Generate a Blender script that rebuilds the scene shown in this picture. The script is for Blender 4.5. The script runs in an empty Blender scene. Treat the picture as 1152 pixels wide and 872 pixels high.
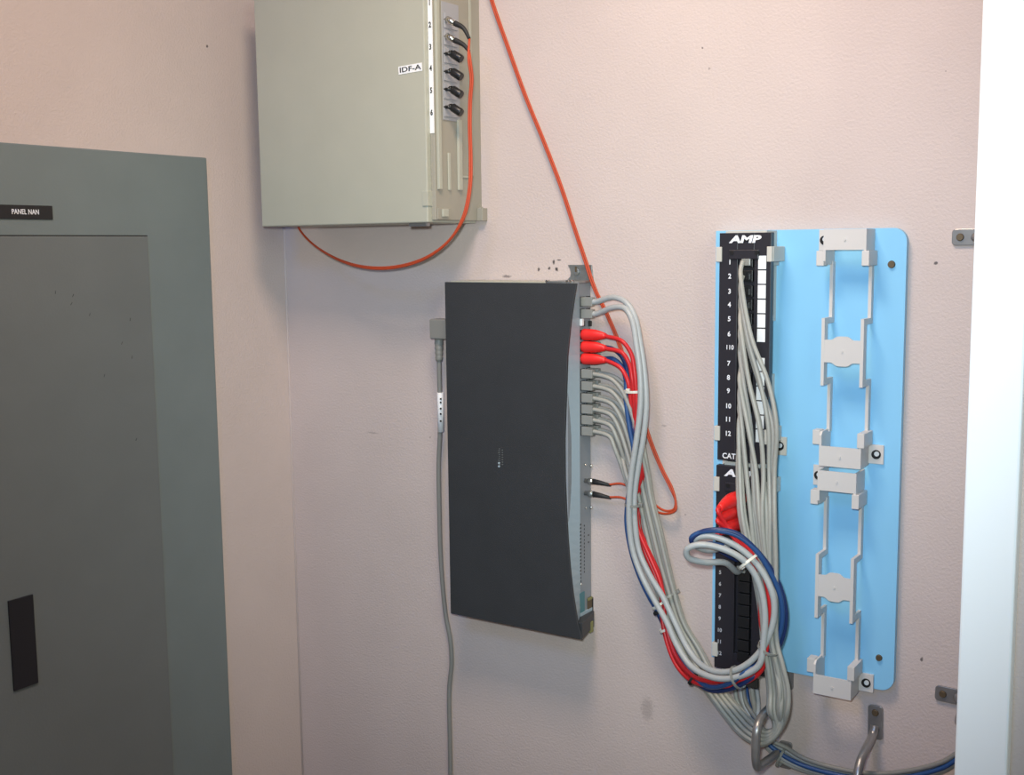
import bpy, math, random
from mathutils import Vector, Matrix
random.seed(7)
SC = bpy.context.scene
COL = SC.collection

# ------------------------------------------------------------------ camera
F = 1300.0
YAW, PIT, ROL = (math.radians(a) for a in (-33.151, 6.9617, -0.63119))
FW = Vector((math.sin(YAW)*math.cos(PIT), math.cos(YAW)*math.cos(PIT), -math.sin(PIT)))
_r = FW.cross(Vector((0, 0, 1))).normalized()
_u = _r.cross(FW)
RT = _r*math.cos(ROL) + _u*math.sin(ROL)
UP = -_r*math.sin(ROL) + _u*math.cos(ROL)
CAM = Vector((1.26084, -1.3, 1.45))
cd = bpy.data.cameras.new('camera')
cam = bpy.data.objects.new('camera', cd); COL.objects.link(cam)
cd.sensor_fit = 'HORIZONTAL'; cd.sensor_width = 36.0; cd.lens = F/1152*36.0
cd.clip_start = 0.01
m = Matrix((RT, UP, -FW)).transposed().to_4x4(); m.translation = CAM
cam.matrix_world = m
SC.camera = cam

def P(px, py, d=0.0):
    """measured point: photo pixel -> point at distance d in front of the back wall"""
    v = FW + RT*((px-576)/F) - UP*((py-436)/F)
    t = (-d-CAM.y)/v.y
    return CAM + v*t
def Zp(px, py, d=0.0): return P(px, py, d).z

# ------------------------------------------------------------------ materials
def mat(name, col, rough=0.5, metal=0.0, noise=0.0, nscale=60, bump=0.0, bscale=200, emis=None, coat=0.0, spec=0.5):
    M = bpy.data.materials.new(name); M.use_nodes = True
    nt = M.node_tree; b = nt.nodes['Principled BSDF']
    b.inputs['Base Color'].default_value = (*col, 1)
    b.inputs['Roughness'].default_value = rough
    b.inputs['Metallic'].default_value = metal
    b.inputs['Specular IOR Level'].default_value = spec
    if coat: b.inputs['Coat Weight'].default_value = coat
    tc = nt.nodes.new('ShaderNodeTexCoord')
    if noise:
        n = nt.nodes.new('ShaderNodeTexNoise'); n.inputs['Scale'].default_value = nscale; n.inputs['Detail'].default_value = 3
        nt.links.new(tc.outputs['Object'], n.inputs['Vector'])
        r = nt.nodes.new('ShaderNodeMapRange')
        r.inputs['From Min'].default_value = 0.3; r.inputs['From Max'].default_value = 0.7
        r.inputs['To Min'].default_value = 1-noise; r.inputs['To Max'].default_value = 1+noise
        nt.links.new(n.outputs['Fac'], r.inputs['Value'])
        mx = nt.nodes.new('ShaderNodeVectorMath'); mx.operation = 'SCALE'
        mx.inputs[0].default_value = col
        nt.links.new(r.outputs['Result'], mx.inputs['Scale'])
        nt.links.new(mx.outputs['Vector'], b.inputs['Base Color'])
    if bump:
        n2 = nt.nodes.new('ShaderNodeTexNoise'); n2.inputs['Scale'].default_value = bscale; n2.inputs['Detail'].default_value = 2
        nt.links.new(tc.outputs['Object'], n2.inputs['Vector'])
        bp = nt.nodes.new('ShaderNodeBump'); bp.inputs['Strength'].default_value = bump; bp.inputs['Distance'].default_value = 0.001
        nt.links.new(n2.outputs['Fac'], bp.inputs['Height'])
        nt.links.new(bp.outputs['Normal'], b.inputs['Normal'])
    return M

def wall_mat(name, col, marks=()):
    """rolled orange-peel paint, with small scuffs and nicks at given world points"""
    M = bpy.data.materials.new(name); M.use_nodes = True
    nt = M.node_tree; b = nt.nodes['Principled BSDF']; L = nt.links
    b.inputs['Roughness'].default_value = 0.55
    b.inputs['Specular IOR Level'].default_value = 0.35
    tc = nt.nodes.new('ShaderNodeNewGeometry')
    n1 = nt.nodes.new('ShaderNodeTexNoise'); n1.inputs['Scale'].default_value = 330; n1.inputs['Detail'].default_value = 3; n1.inputs['Roughness'].default_value = .55
    L.new(tc.outputs['Position'], n1.inputs['Vector'])
    n2 = nt.nodes.new('ShaderNodeTexNoise'); n2.inputs['Scale'].default_value = 7; n2.inputs['Detail'].default_value = 3
    L.new(tc.outputs['Position'], n2.inputs['Vector'])
    bp = nt.nodes.new('ShaderNodeBump'); bp.inputs['Strength'].default_value = 0.85; bp.inputs['Distance'].default_value = 0.0008
    L.new(n1.outputs['Fac'], bp.inputs['Height']); L.new(bp.outputs['Normal'], b.inputs['Normal'])
    r = nt.nodes.new('ShaderNodeMapRange'); r.inputs['From Min'].default_value = .3; r.inputs['From Max'].default_value = .7
    r.inputs['To Min'].default_value = .965; r.inputs['To Max'].default_value = 1.035
    L.new(n2.outputs['Fac'], r.inputs['Value'])
    mx = nt.nodes.new('ShaderNodeVectorMath'); mx.operation = 'SCALE'; mx.inputs[0].default_value = col
    L.new(r.outputs['Result'], mx.inputs['Scale'])
    cur = mx.outputs['Vector']
    for (p, rad, dark, stretch) in marks:
        sb = nt.nodes.new('ShaderNodeVectorMath'); sb.operation = 'SUBTRACT'
        # ragged edge: displace the lookup with fine noise
        nz = nt.nodes.new('ShaderNodeVectorMath'); nz.operation = 'SCALE'; nz.inputs['Scale'].default_value = rad*1.6
        L.new(n1.outputs['Color'], nz.inputs[0])
        ad = nt.nodes.new('ShaderNodeVectorMath'); ad.operation = 'ADD'
        L.new(tc.outputs['Position'], ad.inputs[0]); L.new(nz.outputs['Vector'], ad.inputs[1])
        L.new(ad.outputs['Vector'], sb.inputs[0]); sb.inputs[1].default_value = (p[0]+rad*.8, p[1]+rad*.8, p[2]+rad*.8)
        sc = nt.nodes.new('ShaderNodeVectorMath'); sc.operation = 'MULTIPLY'; sc.inputs[1].default_value = (1/stretch[0], 1, 1/stretch[1])
        L.new(sb.outputs['Vector'], sc.inputs[0])
        ln = nt.nodes.new('ShaderNodeVectorMath'); ln.operation = 'LENGTH'; L.new(sc.outputs['Vector'], ln.inputs[0])
        mr = nt.nodes.new('ShaderNodeMapRange'); mr.inputs['From Min'].default_value = rad*.5; mr.inputs['From Max'].default_value = rad
        mr.inputs['To Min'].default_value = dark; mr.inputs['To Max'].default_value = 0
        L.new(ln.outputs['Value'], mr.inputs['Value'])
        mm = nt.nodes.new('ShaderNodeMix'); mm.data_type = 'RGBA'
        L.new(mr.outputs['Result'], mm.inputs['Factor']); L.new(cur, mm.inputs['A']); mm.inputs['B'].default_value = (.05, .045, .045, 1)
        cur = mm.outputs['Result']
    L.new(cur, b.inputs['Base Color'])
    return M

MT = dict(
    paint_white=mat('gloss_white_trim_paint', (.82, .86, .9), .35, bump=.1, bscale=60),
    ceil=mat('ceiling_paint', (.75, .73, .70), .9),
    floor=mat('floor_vinyl', (.22, .2, .19), .5, noise=.15, nscale=30),
    panel=mat('panel_grey_enamel', (.172, .203, .205), .42, noise=.03, nscale=14, bump=.15, bscale=350),
    panel_door=mat('panel_door_enamel', (.15, .163, .163), .42, noise=.03, nscale=14, bump=.15, bscale=350),
    latch=mat('black_latch', (.012, .011, .014), .4),
    black_tag=mat('engraved_black', (.012, .011, .012), .4),
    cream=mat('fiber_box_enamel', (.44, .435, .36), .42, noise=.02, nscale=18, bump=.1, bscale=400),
    cream_shaded=mat('fiber_box_shaded_enamel', (.34, .315, .26), .45, noise=.02, nscale=18),  # same box enamel, darkened: shade of the right side put into the colour
    label=mat('white_label', (.85, .85, .86), .5),
    ink=mat('black_ink', (.02, .02, .02), .6),
    grey_ink=mat('grey_print', (.42, .42, .46), .5),
    white_ink=mat('white_print', (.85, .85, .88), .5),
    adapter=mat('grey_adapter_plate', (.36, .36, .38), .45),
    black=mat('black_plastic', (.012, .012, .013), .38),
    black_rough=mat('black_rubber', (.016, .016, .017), .6),
    chrome=mat('bright_metal', (.75, .72, .66), .22, 1.0),
    lid=mat('charcoal_lid', (.035, .037, .041), .5, noise=.05, nscale=25, bump=.35, bscale=900),
    bezel=mat('pale_blue_grey_bezel', (.36, .44, .50), .4),
    chassis=mat('grey_chassis', (.26, .28, .31), .45, noise=.04, nscale=40),
    galv=mat('galvanised_steel', (.30, .32, .32), .38, .7, noise=.15, nscale=90),
    steel=mat('ring_steel', (.30, .29, .29), .32, .6, noise=.1, nscale=60),
    teal=mat('teal_sticker', (.07, .20, .23), .5),
    yellow=mat('yellow_plastic', (.24, .23, .08), .5),
    blue_board=mat('blue_board_plastic', (.26, .585, .86), .38, noise=.03, nscale=9, bump=.2, bscale=30),
    bracket=mat('white_bracket_plastic', (.62, .59, .57), .45),
    bracket_tan=mat('ivory_bracket_plastic', (.56, .53, .48), .45),
    panel_face=mat('black_patch_face', (.020, .018, .024), .42),
    cable=mat('grey_cable', (.35, .345, .315), .42, noise=.04, nscale=200),
    cable_pale=mat('pale_grey_cable', (.41, .425, .43), .4, noise=.04, nscale=200),
    cable_dark=mat('dark_grey_cord', (.23, .225, .21), .5),
    clear=mat('clear_plug', (.25, .25, .235), .25),
    red=mat('red_cable', (.62, .018, .022), .4),
    red_boot=mat('red_boot', (.80, .022, .02), .4),
    blue=mat('blue_cable', (.022, .075, .22), .4),
    navy=mat('dark_blue_cable', (.012, .03, .12), .4),
    orange=mat('orange_fiber', (.50, .062, .018), .55),
    screw_glint=mat('glint_screw', (.72, .78, .82), .3, .25),  # glint on the screw heads put into a pale base colour
    tie=mat('nylon_tie', (.72, .70, .62), .4),
    rubber=mat('black_velcro', (.012, .012, .013), .8),
    brass=mat('brown_screw', (.14, .10, .06), .5, .5),
)

# ------------------------------------------------------------------ mesh helpers
class MB:
    def __init__(s): s.v = []; s.f = []; s.smooth = []
    def add(s, vs, fs, smooth=False):
        o = len(s.v); s.v += [Vector(v) for v in vs]
        for f in fs: s.f.append([i+o for i in f]); s.smooth.append(smooth)
        return s
    def box(s, a, b):
        x0, x1 = sorted((a[0], b[0])); y0, y1 = sorted((a[1], b[1])); z0, z1 = sorted((a[2], b[2]))
        vs = [(x0,y0,z0),(x1,y0,z0),(x1,y1,z0),(x0,y1,z0),(x0,y0,z1),(x1,y0,z1),(x1,y1,z1),(x0,y1,z1)]
        return s.add(vs, [(3,2,1,0),(4,5,6,7),(0,1,5,4),(1,2,6,5),(2,3,7,6),(3,0,4,7)])
    def prism(s, pts, vec, smooth=False):
        """planar polygon (3-D points) extruded by vec"""
        n = len(pts); pts = [Vector(p) for p in pts]; vec = Vector(vec)
        nrm = sum(((pts[i]-pts[0]).cross(pts[(i+1)%n]-pts[0]) for i in range(n)), Vector())
        if nrm.dot(vec) > 0: pts.reverse()
        vs = pts + [p+vec for p in pts]
        fs = [list(range(n)), list(range(2*n-1, n-1, -1))]
        fs += [[(i+1)%n, i, i+n, (i+1)%n+n] for i in range(n)]
        return s.add(vs, fs)
    def tube(s, path, r, n=10, caps=True, rs=None, squash=1.0):
        N = len(path); path = [Vector(p) for p in path]
        T = [((path[min(i+1, N-1)]-path[max(i-1, 0)]).normalized()) for i in range(N)]
        a = Vector((0, 0, 1)) if abs(T[0].z) < .9 else Vector((1, 0, 0))
        nn = (a - T[0]*a.dot(T[0])).normalized(); vs = []
        for i in range(N):
            nn = (nn - T[i]*nn.dot(T[i])).normalized(); bb = T[i].cross(nn)
            rr = rs[i] if rs else r
            for k in range(n):
                t = 2*math.pi*k/n
                vs.append(path[i] + nn*(rr*math.cos(t)) + bb*(rr*squash*math.sin(t)))
        fs = [[i*n+k, i*n+(k+1)%n, (i+1)*n+(k+1)%n, (i+1)*n+k] for i in range(N-1) for k in range(n)]
        s.add(vs, fs, True)
        if caps:
            o = len(s.v)-len(vs)
            s.f.append([o+k for k in range(n-1, -1, -1)]); s.smooth.append(False)
            s.f.append([o+(N-1)*n+k for k in range(n)]); s.smooth.append(False)
        return s
    def cyl(s, a, b, r, n=20, r2=None): return s.tube([a, b], r, n, rs=[r, r if r2 is None else r2])
    def build(s, name, m, parent=None, bevel=0.0, kind=None, label=None):
        me = bpy.data.meshes.new(name)
        off = Vector(parent['_w']) if parent is not None and '_w' in parent else Vector()
        me.from_pydata([tuple(v-off) for v in s.v], [], s.f)
        for p, sm in zip(me.polygons, s.smooth): p.use_smooth = sm
        me.materials.append(m); me.update()
        o = bpy.data.objects.new(name, me); COL.objects.link(o)
        if parent is not None:
            o.parent = parent; o['_w'] = tuple(off)
        if bevel:
            b = o.modifiers.new('bevel', 'BEVEL'); b.width = bevel; b.segments = 2; b.limit_method = 'ANGLE'
        if kind: o['kind'] = kind
        if label: o['label'] = label
        return o

def thing(name, loc, label, cat, group=None):
    o = bpy.data.objects.new(name, None); COL.objects.link(o); o.location = loc
    o.empty_display_size = .02
    o['_w'] = tuple(loc); o['label'] = label; o['category'] = cat
    if group: o['group'] = group
    return o
def tag(o, label, cat, group=None):
    o['label'] = label; o['category'] = cat
    if group: o['group'] = group
    return o

def spline(pts, seg=8):
    pts = [Vector(p) for p in pts]
    Q = [pts[0]*2-pts[1]] + pts + [pts[-1]*2-pts[-2]]
    out = []
    for i in range(1, len(Q)-2):
        p0, p1, p2, p3 = Q[i-1:i+3]
        t0 = 0; t1 = max((p1-p0).length, 1e-5)**.5; t2 = t1+max((p2-p1).length, 1e-5)**.5; t3 = t2+max((p3-p2).length, 1e-5)**.5
        for k in range(seg):
            t = t1+(t2-t1)*k/seg
            A1 = p0*((t1-t)/(t1-t0))+p1*((t-t0)/(t1-t0)); A2 = p1*((t2-t)/(t2-t1))+p2*((t-t1)/(t2-t1)); A3 = p2*((t3-t)/(t3-t2))+p3*((t-t2)/(t3-t2))
            B1 = A1*((t2-t)/(t2-t0))+A2*((t-t0)/(t2-t0)); B2 = A2*((t3-t)/(t3-t1))+A3*((t-t1)/(t3-t1))
            out.append(B1*((t2-t)/(t2-t1))+B2*((t-t1)/(t2-t1)))
    out.append(pts[-1]); return out
def PP(l): return [P(*a) for a in l]

def text(name, s, loc, size, m, parent, normal='-y', sx=1.0, bold=0.0, rot=0.0, shear=0.0):
    """lettering as mesh; centred on loc; normal -y (back wall) or +x (side faces)"""
    c = bpy.data.curves.new(name, 'FONT'); c.body = s; c.size = size; c.align_x = 'CENTER'; c.align_y = 'CENTER'
    c.extrude = 0.00015; c.offset = bold; c.shear = shear; c.resolution_u = 3
    t = bpy.data.objects.new(name, c); COL.objects.link(t)
    dg = bpy.context.evaluated_depsgraph_get(); dg.update()
    me = bpy.data.meshes.new_from_object(t.evaluated_get(dg))
    bpy.data.objects.remove(t); bpy.data.curves.remove(c)
    R = Matrix.Rotation(rot, 4, 'Z')
    if normal == '-y': B = Matrix.Rotation(math.pi/2, 4, 'X')
    elif normal == '+x': B = Matrix.Rotation(math.pi/2, 4, 'Z') @ Matrix.Rotation(math.pi/2, 4, 'X')
    off = Vector(parent['_w']) if '_w' in parent else Vector()
    me.transform(Matrix.Translation(Vector(loc)-off) @ B @ R @ Matrix.Diagonal((sx, 1, 1, 1)))
    me.materials.clear(); me.materials.append(m)
    o = bpy.data.objects.new(name, me); COL.objects.link(o); o.parent = parent; o['_w'] = tuple(off)
    return o

# ------------------------------------------------------------------ the setting
W = .12
marks = []
for (px, py, r, k, st) in [(606,303,.0022,.9,(1,1.4)),(618,302,.0022,.9,(1.2,1)),(623,295,.0022,.9,(1,1.8)),(626,303,.0028,.95,(1.2,1)),(629,292.5,.0018,.8,(2.4,.7)),
        (665,302,.0016,.7,(1,2)),(570,311,.003,.6,(3,.7)),(790,54,.0016,.7,(1,1)),(798,77,.0018,.45,(1,1)),(1037,742,.0026,.8,(.8,1.3)),(1053,296,.0024,.85,(1.2,1)),
        (728,798,.013,.25,(.8,1.5)),(419,487,.004,.25,(3.5,.5)),(484,492,.0016,.55,(1,1)),(747,479,.0016,.3,(3,1)),(771,579,.0018,.4,(1,1)),(1064,80,.001,.4,(1,1))]:
    p = P(px, py, 0); marks.append((tuple(p), r, k, st))
wm = wall_mat('pink_wall_paint', (.60, .500, .470), marks)
def PL(px, py):
    v = FW + RT*((px-576)/F) - UP*((py-436)/F); return CAM + v*((0-CAM.x)/v.x)
lm = [(tuple(PL(233, 52)), .0022, .85, (1, 1))]
wm2 = wall_mat('pink_wall_paint_left', (.60, .500, .470), lm)
XR, YF, ZC = 2.6, -3.0, 2.75
def struct(name, mb, m, bevel=0): return mb.build(name, m, None, bevel, 'structure')
struct('wall_back', MB().box((-W, 0, 0), (XR+W, W, ZC)), wm)
struct('wall_left', MB().box((-W, YF, 0), (0, 0, ZC)), wm2)
XC0, XC1, YC = 1.0615, 1.1030, -.30
struct('wall_right', MB().box((XC0+.012, YC, 0), (XR, YC+.11, ZC)), wm2)
struct('wall_side', MB().box((XR, YF, 0), (XR+W, 0, ZC)), wm2)
struct('wall_front', MB().box((-W, YF-W, 0), (XR+W, YF, ZC)), wm2)
struct('floor', MB().box((-W, YF-W, -.1), (XR+W, W, 0)), MT['floor'])
struct('ceiling', MB().box((-W, YF-W, ZC), (XR+W, W, ZC+.1)), MT['ceil'])
# white casing (face board + jamb return) around the niche opening
t = MB().box((XC0, YC-.016, 0), (XC1, YC, 2.5)); t.box((XC0, YC, 0), (XC0+.012, YC+.115, 2.5))
struct('trim_1', t, MT['paint_white'], .002)
# painted caulk bead in the corner
struct('trim_2', MB().tube([(0.0005, -.0005, 0), (0.0005, -.0005, ZC)], .0016, 8), wm2)

# ------------------------------------------------------------------ electrical panel on the left wall
ep = thing('electrical_panel', (0, -.55, .3), 'large grey enamelled electrical panel flush on the left wall', 'electrical panel')
Yr, Zt, Zb = -.154, 1.578, .30
Yd, Zd = -.2645, 1.4685
MB().box((0, -1.0, Zb), (.006, Yr, Zt)).build('cover', MT['panel'], ep, .0015)
cv = MB()  # door stands a hair proud, leaving a seam round it
cv.box((.006, -.90, Zb+.1), (.0082, Yd, Zd))
dr = cv.build('door', MT['panel_door'], ep, .0010)
MB().box((.0061, -.9008, Zd), (.0066, Yd+.0006, Zd+.0016)).build('seam', MT['ink'], ep)
MB().box((.0082, -.5012, .9185), (.0105, -.4675, 1.0318)).build('latch', MT['latch'], dr, .0006, label='black recessed latch plate')
for (y, z, a) in [(-.385, 1.395, .5), (-.388, 1.385, .6), (-.362, 1.37, .4), (-.30, 1.36, .2), (-.315, 1.33, .5), (-.30, 1.31, .3), (-.345, 1.29, .4), (-.41, 1.40, .1), (-.30, 1.20, .5)]:
    d = Vector((0, math.sin(a), math.cos(a)))*.002; c = Vector((.0083, y, z))
    MB().tube([c-d, c, c+d], .0003, 5).build('scratch', MT['ink'], dr)
nm = MB().box((.006, -.52, 1.489), (.0075, -.4065, 1.5055)).build('name_plate', MT['black_tag'], ep, .0003, label='black engraved plate with white letters')
text('lettering', 'PANEL NAN', (.0077, -.4440, 1.4973), .0085, MT['white_ink'], nm, '+x', .80, .0001)

# ------------------------------------------------------------------ fibre distribution box
bx0, bx1, bd, bz0, bz1 = .0660, .3635, .112, 1.4815, 1.805
fx = P(480.5, 200, bd).x; fe = P(487, 200, .105).x
fb = thing('fiber_distribution_box', (.21, 0, bz0), 'beige metal fibre box mounted high in the corner, marked IDF-A', 'fiber box')
MB().box((bx0, -bd, bz0), (fx, -.004, bz1)).build('body', MT['cream'], fb, .0015)
# side tray: a shallower section on the right, open towards the side
XS = .3665
sd = MB().box((fx, -.104, bz0+.003), (XS, 0, bz1)); sd.build('side_wall', MT['cream_shaded'], fb, .001)
def side_pt(px, py):   # point on the right side plane x = XS
    v = FW + RT*((px-576)/F) - UP*((py-436)/F); return CAM + v*((XS-CAM.x)/v.x)
def sbox(mb, px0, py0, px1, py1, h0, h1):
    a = side_pt(px0, (py0+py1)/2); b = side_pt(px1, (py0+py1)/2)
    z1 = side_pt((px0+px1)/2, py0).z; z0 = side_pt((px0+px1)/2, py1).z
    return mb.box((XS+h0, a.y, z0), (XS+h1, b.y, z1))
# white number strip on the front corner
zs0 = Zp(484, 150, .105)
st = MB().box((fx+.0004, -.1046, zs0), (XS+.0004, -.1041, bz1-.002)).build('number_strip', MT['label'], fb)
for ch, py in (('1', 3), ('2', 28), ('3', 53), ('4', 77), ('5', 102), ('6', 127)):
    q = P(483.6, py, .105); text('lettering', ch, (fx+.0036, -.1049, q.z), .0095, MT['ink'], st, '-y', .75, .0003)
# front-edge ridge, ribs and flap
for (a, b_, y0, y1, h, m_) in ((489.5, 493, -40, 213, .004, 'cream'), (503.5, 506, 172, 214, .0022, 'cream'), (514, 518, 135, 214, .0035, 'cream'), (528, 530.5, -40, 198, .001, 'cream')):
    mb = MB(); sbox(mb, a, y0, b_, y1, 0, h); mb.build('rib', MT[m_], fb, .0006)
mb = MB(); sbox(mb, 519, 198, 527, 200, 0, .0015); mb.build('rib', MT['cream'], fb)
za, zb_ = Zp(478, 215, bd), Zp(478, 232, bd)
MB().box((P(475.5, 222, bd).x, -bd-.0012, zb_), (fx+.001, -.10, za)).build('hinge_flap', MT['cream'], fb, .0005)
# adapter plate
mb = MB(); sbox(mb, 497, 4, 516, 136, 0, .0012); ap = mb.build('adapter_plate', MT['adapter'], fb, .0004, label='grey strip of fibre adapters')
ys = [25, 44, 64, 84, 104, 124]
for py in ys:
    mb = MB(); sbox(mb, 498.5, py-9, 513, py+8, .0012, .0026); mb.build('adapter', MT['adapter'], ap, .0004)
# black dust caps, each pulled over an adapter barrel
def side_cyl(mb, px, py, h0, h1, r, dz=0, dy=0):
    q = side_pt(px, py)
    return mb.cyl((XS+h0, q.y, q.z), (XS+h1, q.y+dy, q.z+dz), r, 16)
for i, py in enumerate(ys[2:]):
    mb = MB(); side_cyl(mb, 499.5, py-3.5, .001, .010, .0022, -.001); side_cyl(mb, 500.5, py-3.2, .008, .0115, .0038, 0)
    q = side_pt(501, py-3.2); a = Vector((XS+.0105, q.y, q.z-.0002)); b = a+Vector((.0135, .002, -.0085))
    mb.tube([a, a+(b-a)*.1, a+(b-a)*.9, b], .0048, 16, rs=[.0044, .0054, .0054, .0046])
    nth = ['topmost', 'second from top', 'third from top', 'lowest'][i]
    o = mb.build('dust_cap', MT['black'], None)
    tag(o, 'black dust cap on the side of the beige fibre box, %s of four' % nth, 'dust cap', 'dust caps on the fibre box')
# corner clips
for (px, py) in ((491.5, 234), (539, 233)):
    mb = MB(); sbox(mb, px, py, px+14.5, py+13, 0, .002); mb.build('clip', MT['cream_shaded'], fb, .0006)
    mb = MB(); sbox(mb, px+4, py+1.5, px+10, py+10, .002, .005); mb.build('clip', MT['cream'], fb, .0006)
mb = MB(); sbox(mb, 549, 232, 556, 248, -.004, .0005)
mb.box((XS, -.012, bz0+.003), (XS+.009, -.0, bz0+.020)); mb.build('mounting_ear', MT['cream_shaded'], fb, .0006)
lx0, lx1 = P(463, 252, .10).x, P(483, 250, .10).x
MB().box((lx0, -.106, bz0-.0045), (lx1, -.098, bz0+.001)).build('latch', MT['steel'], fb, .001, label='small dark metal latch')
# taped IDF-A label, stuck on slightly tilted
q = P(461.3, 77.3, bd+.0005); wl, hl = .0375, .0100
ang = math.radians(2.5); c, s = math.cos(ang), math.sin(ang)
pts = [(q.x+dx*c-dz*s, -bd, q.z+dx*s+dz*c) for dx, dz in ((-wl/2, -hl/2), (wl/2, -hl/2), (wl/2, hl/2), (-wl/2, hl/2))]
il = MB().prism(pts, (0, -.0005, 0)).build('name_label', MT['label'], fb, label='white tape label reading IDF-A')
text('lettering', 'IDF-A', (q.x, -bd-.0007, q.z-.0001), .0088, MT['ink'], il, '-y', 1.6, .0001, ang)

# ------------------------------------------------------------------ network switch
sw = thing('network_switch', (.44, 0, .947), 'charcoal network switch hung upright on the wall with ports facing right', 'network switch')
zT, zB, sd_ = 1.4040, .9495, .058
sL = .3445
edge = [P(px, py, sd_) for px, py in ((648.5, 320), (645, 341), (642, 363), (638.3, 400), (636.6, 450), (635, 495), (635.4, 540), (637, 577), (638.8, 608), (641.3, 641), (645, 672.5), (649.6, 700), (654.5, 720.5))]
edge = [(p.x, p.z) for p in edge]; edge[0] = (edge[0][0], zT); edge[-1] = (edge[-1][0], zB)
def interp(z):
    for (x0, z0), (x1, z1) in zip(edge, edge[1:]):
        if z1 <= z <= z0: return x0+(x1-x0)*(z-z0)/(z1-z0)
    return edge[-1][0]
es = [(interp(zT+(zB-zT)*i/40), zT+(zB-zT)*i/40) for i in range(41)]
MB().prism([(sL, -sd_+.0035, zB), (sL, -sd_+.0035, zT)]+[(x, -sd_+.0035, z) for x, z in es], (0, -.0035, 0)).build('lid', MT['lid'], sw, .0006, label='charcoal textured lid with concave right edge')
PX = .5345   # port face plane
MB().box((sL+.003, -.0545, zB+.002), (PX-.004, -.003, zT-.001)).build('chassis', MT['chassis'], sw, .001)
# pale bezel between lid edge and the port face
mb = MB(); n = len(es); dz_ = .031
ez = [(x, z) for x, z in es if z > zB+.022]
vs = [(x-.0004, -sd_+.0035, z) for x, z in ez]+[(PX+.0003, -dz_, z) for x, z in ez]+[(PX-.012, -dz_, z) for x, z in ez]+[(PX-.012, -sd_+.0035, z) for x, z in ez]
k = len(ez); fs = []
for a in range(4):
    for i in range(k-1): fs.append([a*k+i, ((a+1)%4)*k+i, ((a+1)%4)*k+i+1, a*k+i+1])
fs += [[0, k, 2*k, 3*k][::-1], [k-1, 2*k-1, 3*k-1, 4*k-1]]
mb.add(vs, fs).build('bezel', MT['bezel'], sw, label='pale blue-grey curved bezel')
pf = MB().box((PX-.006, -dz_, zB+.02), (PX, -.002, zT-.001)).build('port_face', MT['chassis'], sw, .0005)
def port_z(py): return Zp(660, py, .016)
def pf_pt(px, py):   # point on port face
    v = FW + RT*((px-576)/F) - UP*((py-436)/F); return CAM + v*((PX-CAM.x)/v.x)
ROW = (.0235, .0085)      # near row / wall row depth
port_py = dict(g=[339, 352.5], r=[376, 389.5, 403], c=[419.5, 433, 446.5, 459, 471, 483.5])
for grp in port_py.values():
    for py in grp:
        for d in ROW:
            z = port_z(py); MB().box((PX-.0005, -d-.0052, z-.0062), (PX+.0006, -d+.0052, z+.0062)).build('port', MT['black'], pf)
for (px, py, r) in ((655.5, 364, .0035), (663, 364, .003)):
    q = pf_pt(px, py); MB().box((PX, q.y-.003, q.z-.0035), (PX+.002, q.y+.003, q.z+.0035)).build('port', MT['black'], pf)
MB().box((PX, -.030, port_z(366)), (PX+.0035, -.0245, port_z(358))).build('button', MT['label'], sw, .0006)
for (px, py) in ((664.5, 524), (658, 523), (664.5, 571), (658, 571.5), (652.5, 657)):
    q = pf_pt(px, py); MB().cyl((PX, q.y, q.z), (PX+.0022, q.y, q.z), .0022 if px > 660 else .0012, 12).build('screw', MT['chrome'], pf)
# printed markings, unreadable small lines
pr = MB()
for i, py in enumerate(range(590, 655, 4)):
    q = pf_pt(653, py); pr.box((PX, q.y-.0016, q.z-.0014), (PX+.0003, q.y+.0016, q.z+.0008))
    if i < 14: q = pf_pt(657.3, py+1); pr.box((PX, q.y-.0007, q.z-.0016), (PX+.0003, q.y+.0007, q.z+.0006))
for py in (602, 610): q = pf_pt(662, py); pr.box((PX, q.y-.001, q.z-.001), (PX+.0003, q.y+.001, q.z+.001))
pr.build('markings', MT['ink'], pf)
a, b = pf_pt(651.5, 668), pf_pt(657, 693)
MB().box((PX, a.y, b.z), (PX+.0012, b.y, a.z)).build('sticker', MT['teal'], pf, label='teal sticker')
a, b = pf_pt(652, 690), pf_pt(666, 695)
MB().box((PX, a.y, b.z), (PX+.0018, b.y, a.z)).build('sticker', MT['bezel'], pf)
a, b = pf_pt(660.5, 673), pf_pt(665, 688.5)
MB().box((PX, a.y, b.z), (PX+.0016, b.y, a.z)).build('console_port', MT['brass'], pf, .0004)
MB().box((PX, a.y, a.z-.0035), (PX+.0022, b.y, a.z)).build('console_port_rim', MT['yellow'], pf, .0003)
MB().box((PX, b.y+.0001, b.z), (PX+.0022, b.y+.003, a.z-.002)).build('console_port_rim', MT['black'], pf, .0003)
# dark end cap at the bottom
cpz = zB+.021
MB().prism([(PX-.03, -sd_+.0035, zB), (interp(zB)-.001, -sd_+.0035, zB), (PX+.0065, -.006, zB), (PX+.0045, -.002, zB), (PX-.03, -.002, zB)], (0, 0, .021)).build('end_cap', MT['lid'], sw, .0008, label='charcoal plastic end cap')
a, b = pf_pt(657.0, 699), pf_pt(660.5, 709)
MB().box((PX, a.y, b.z), (PX+.0078+(-a.y-.006)*.12, b.y, a.z)).build('release_tab', MT['yellow'], sw, .0006, label='yellow plastic tab')
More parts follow.
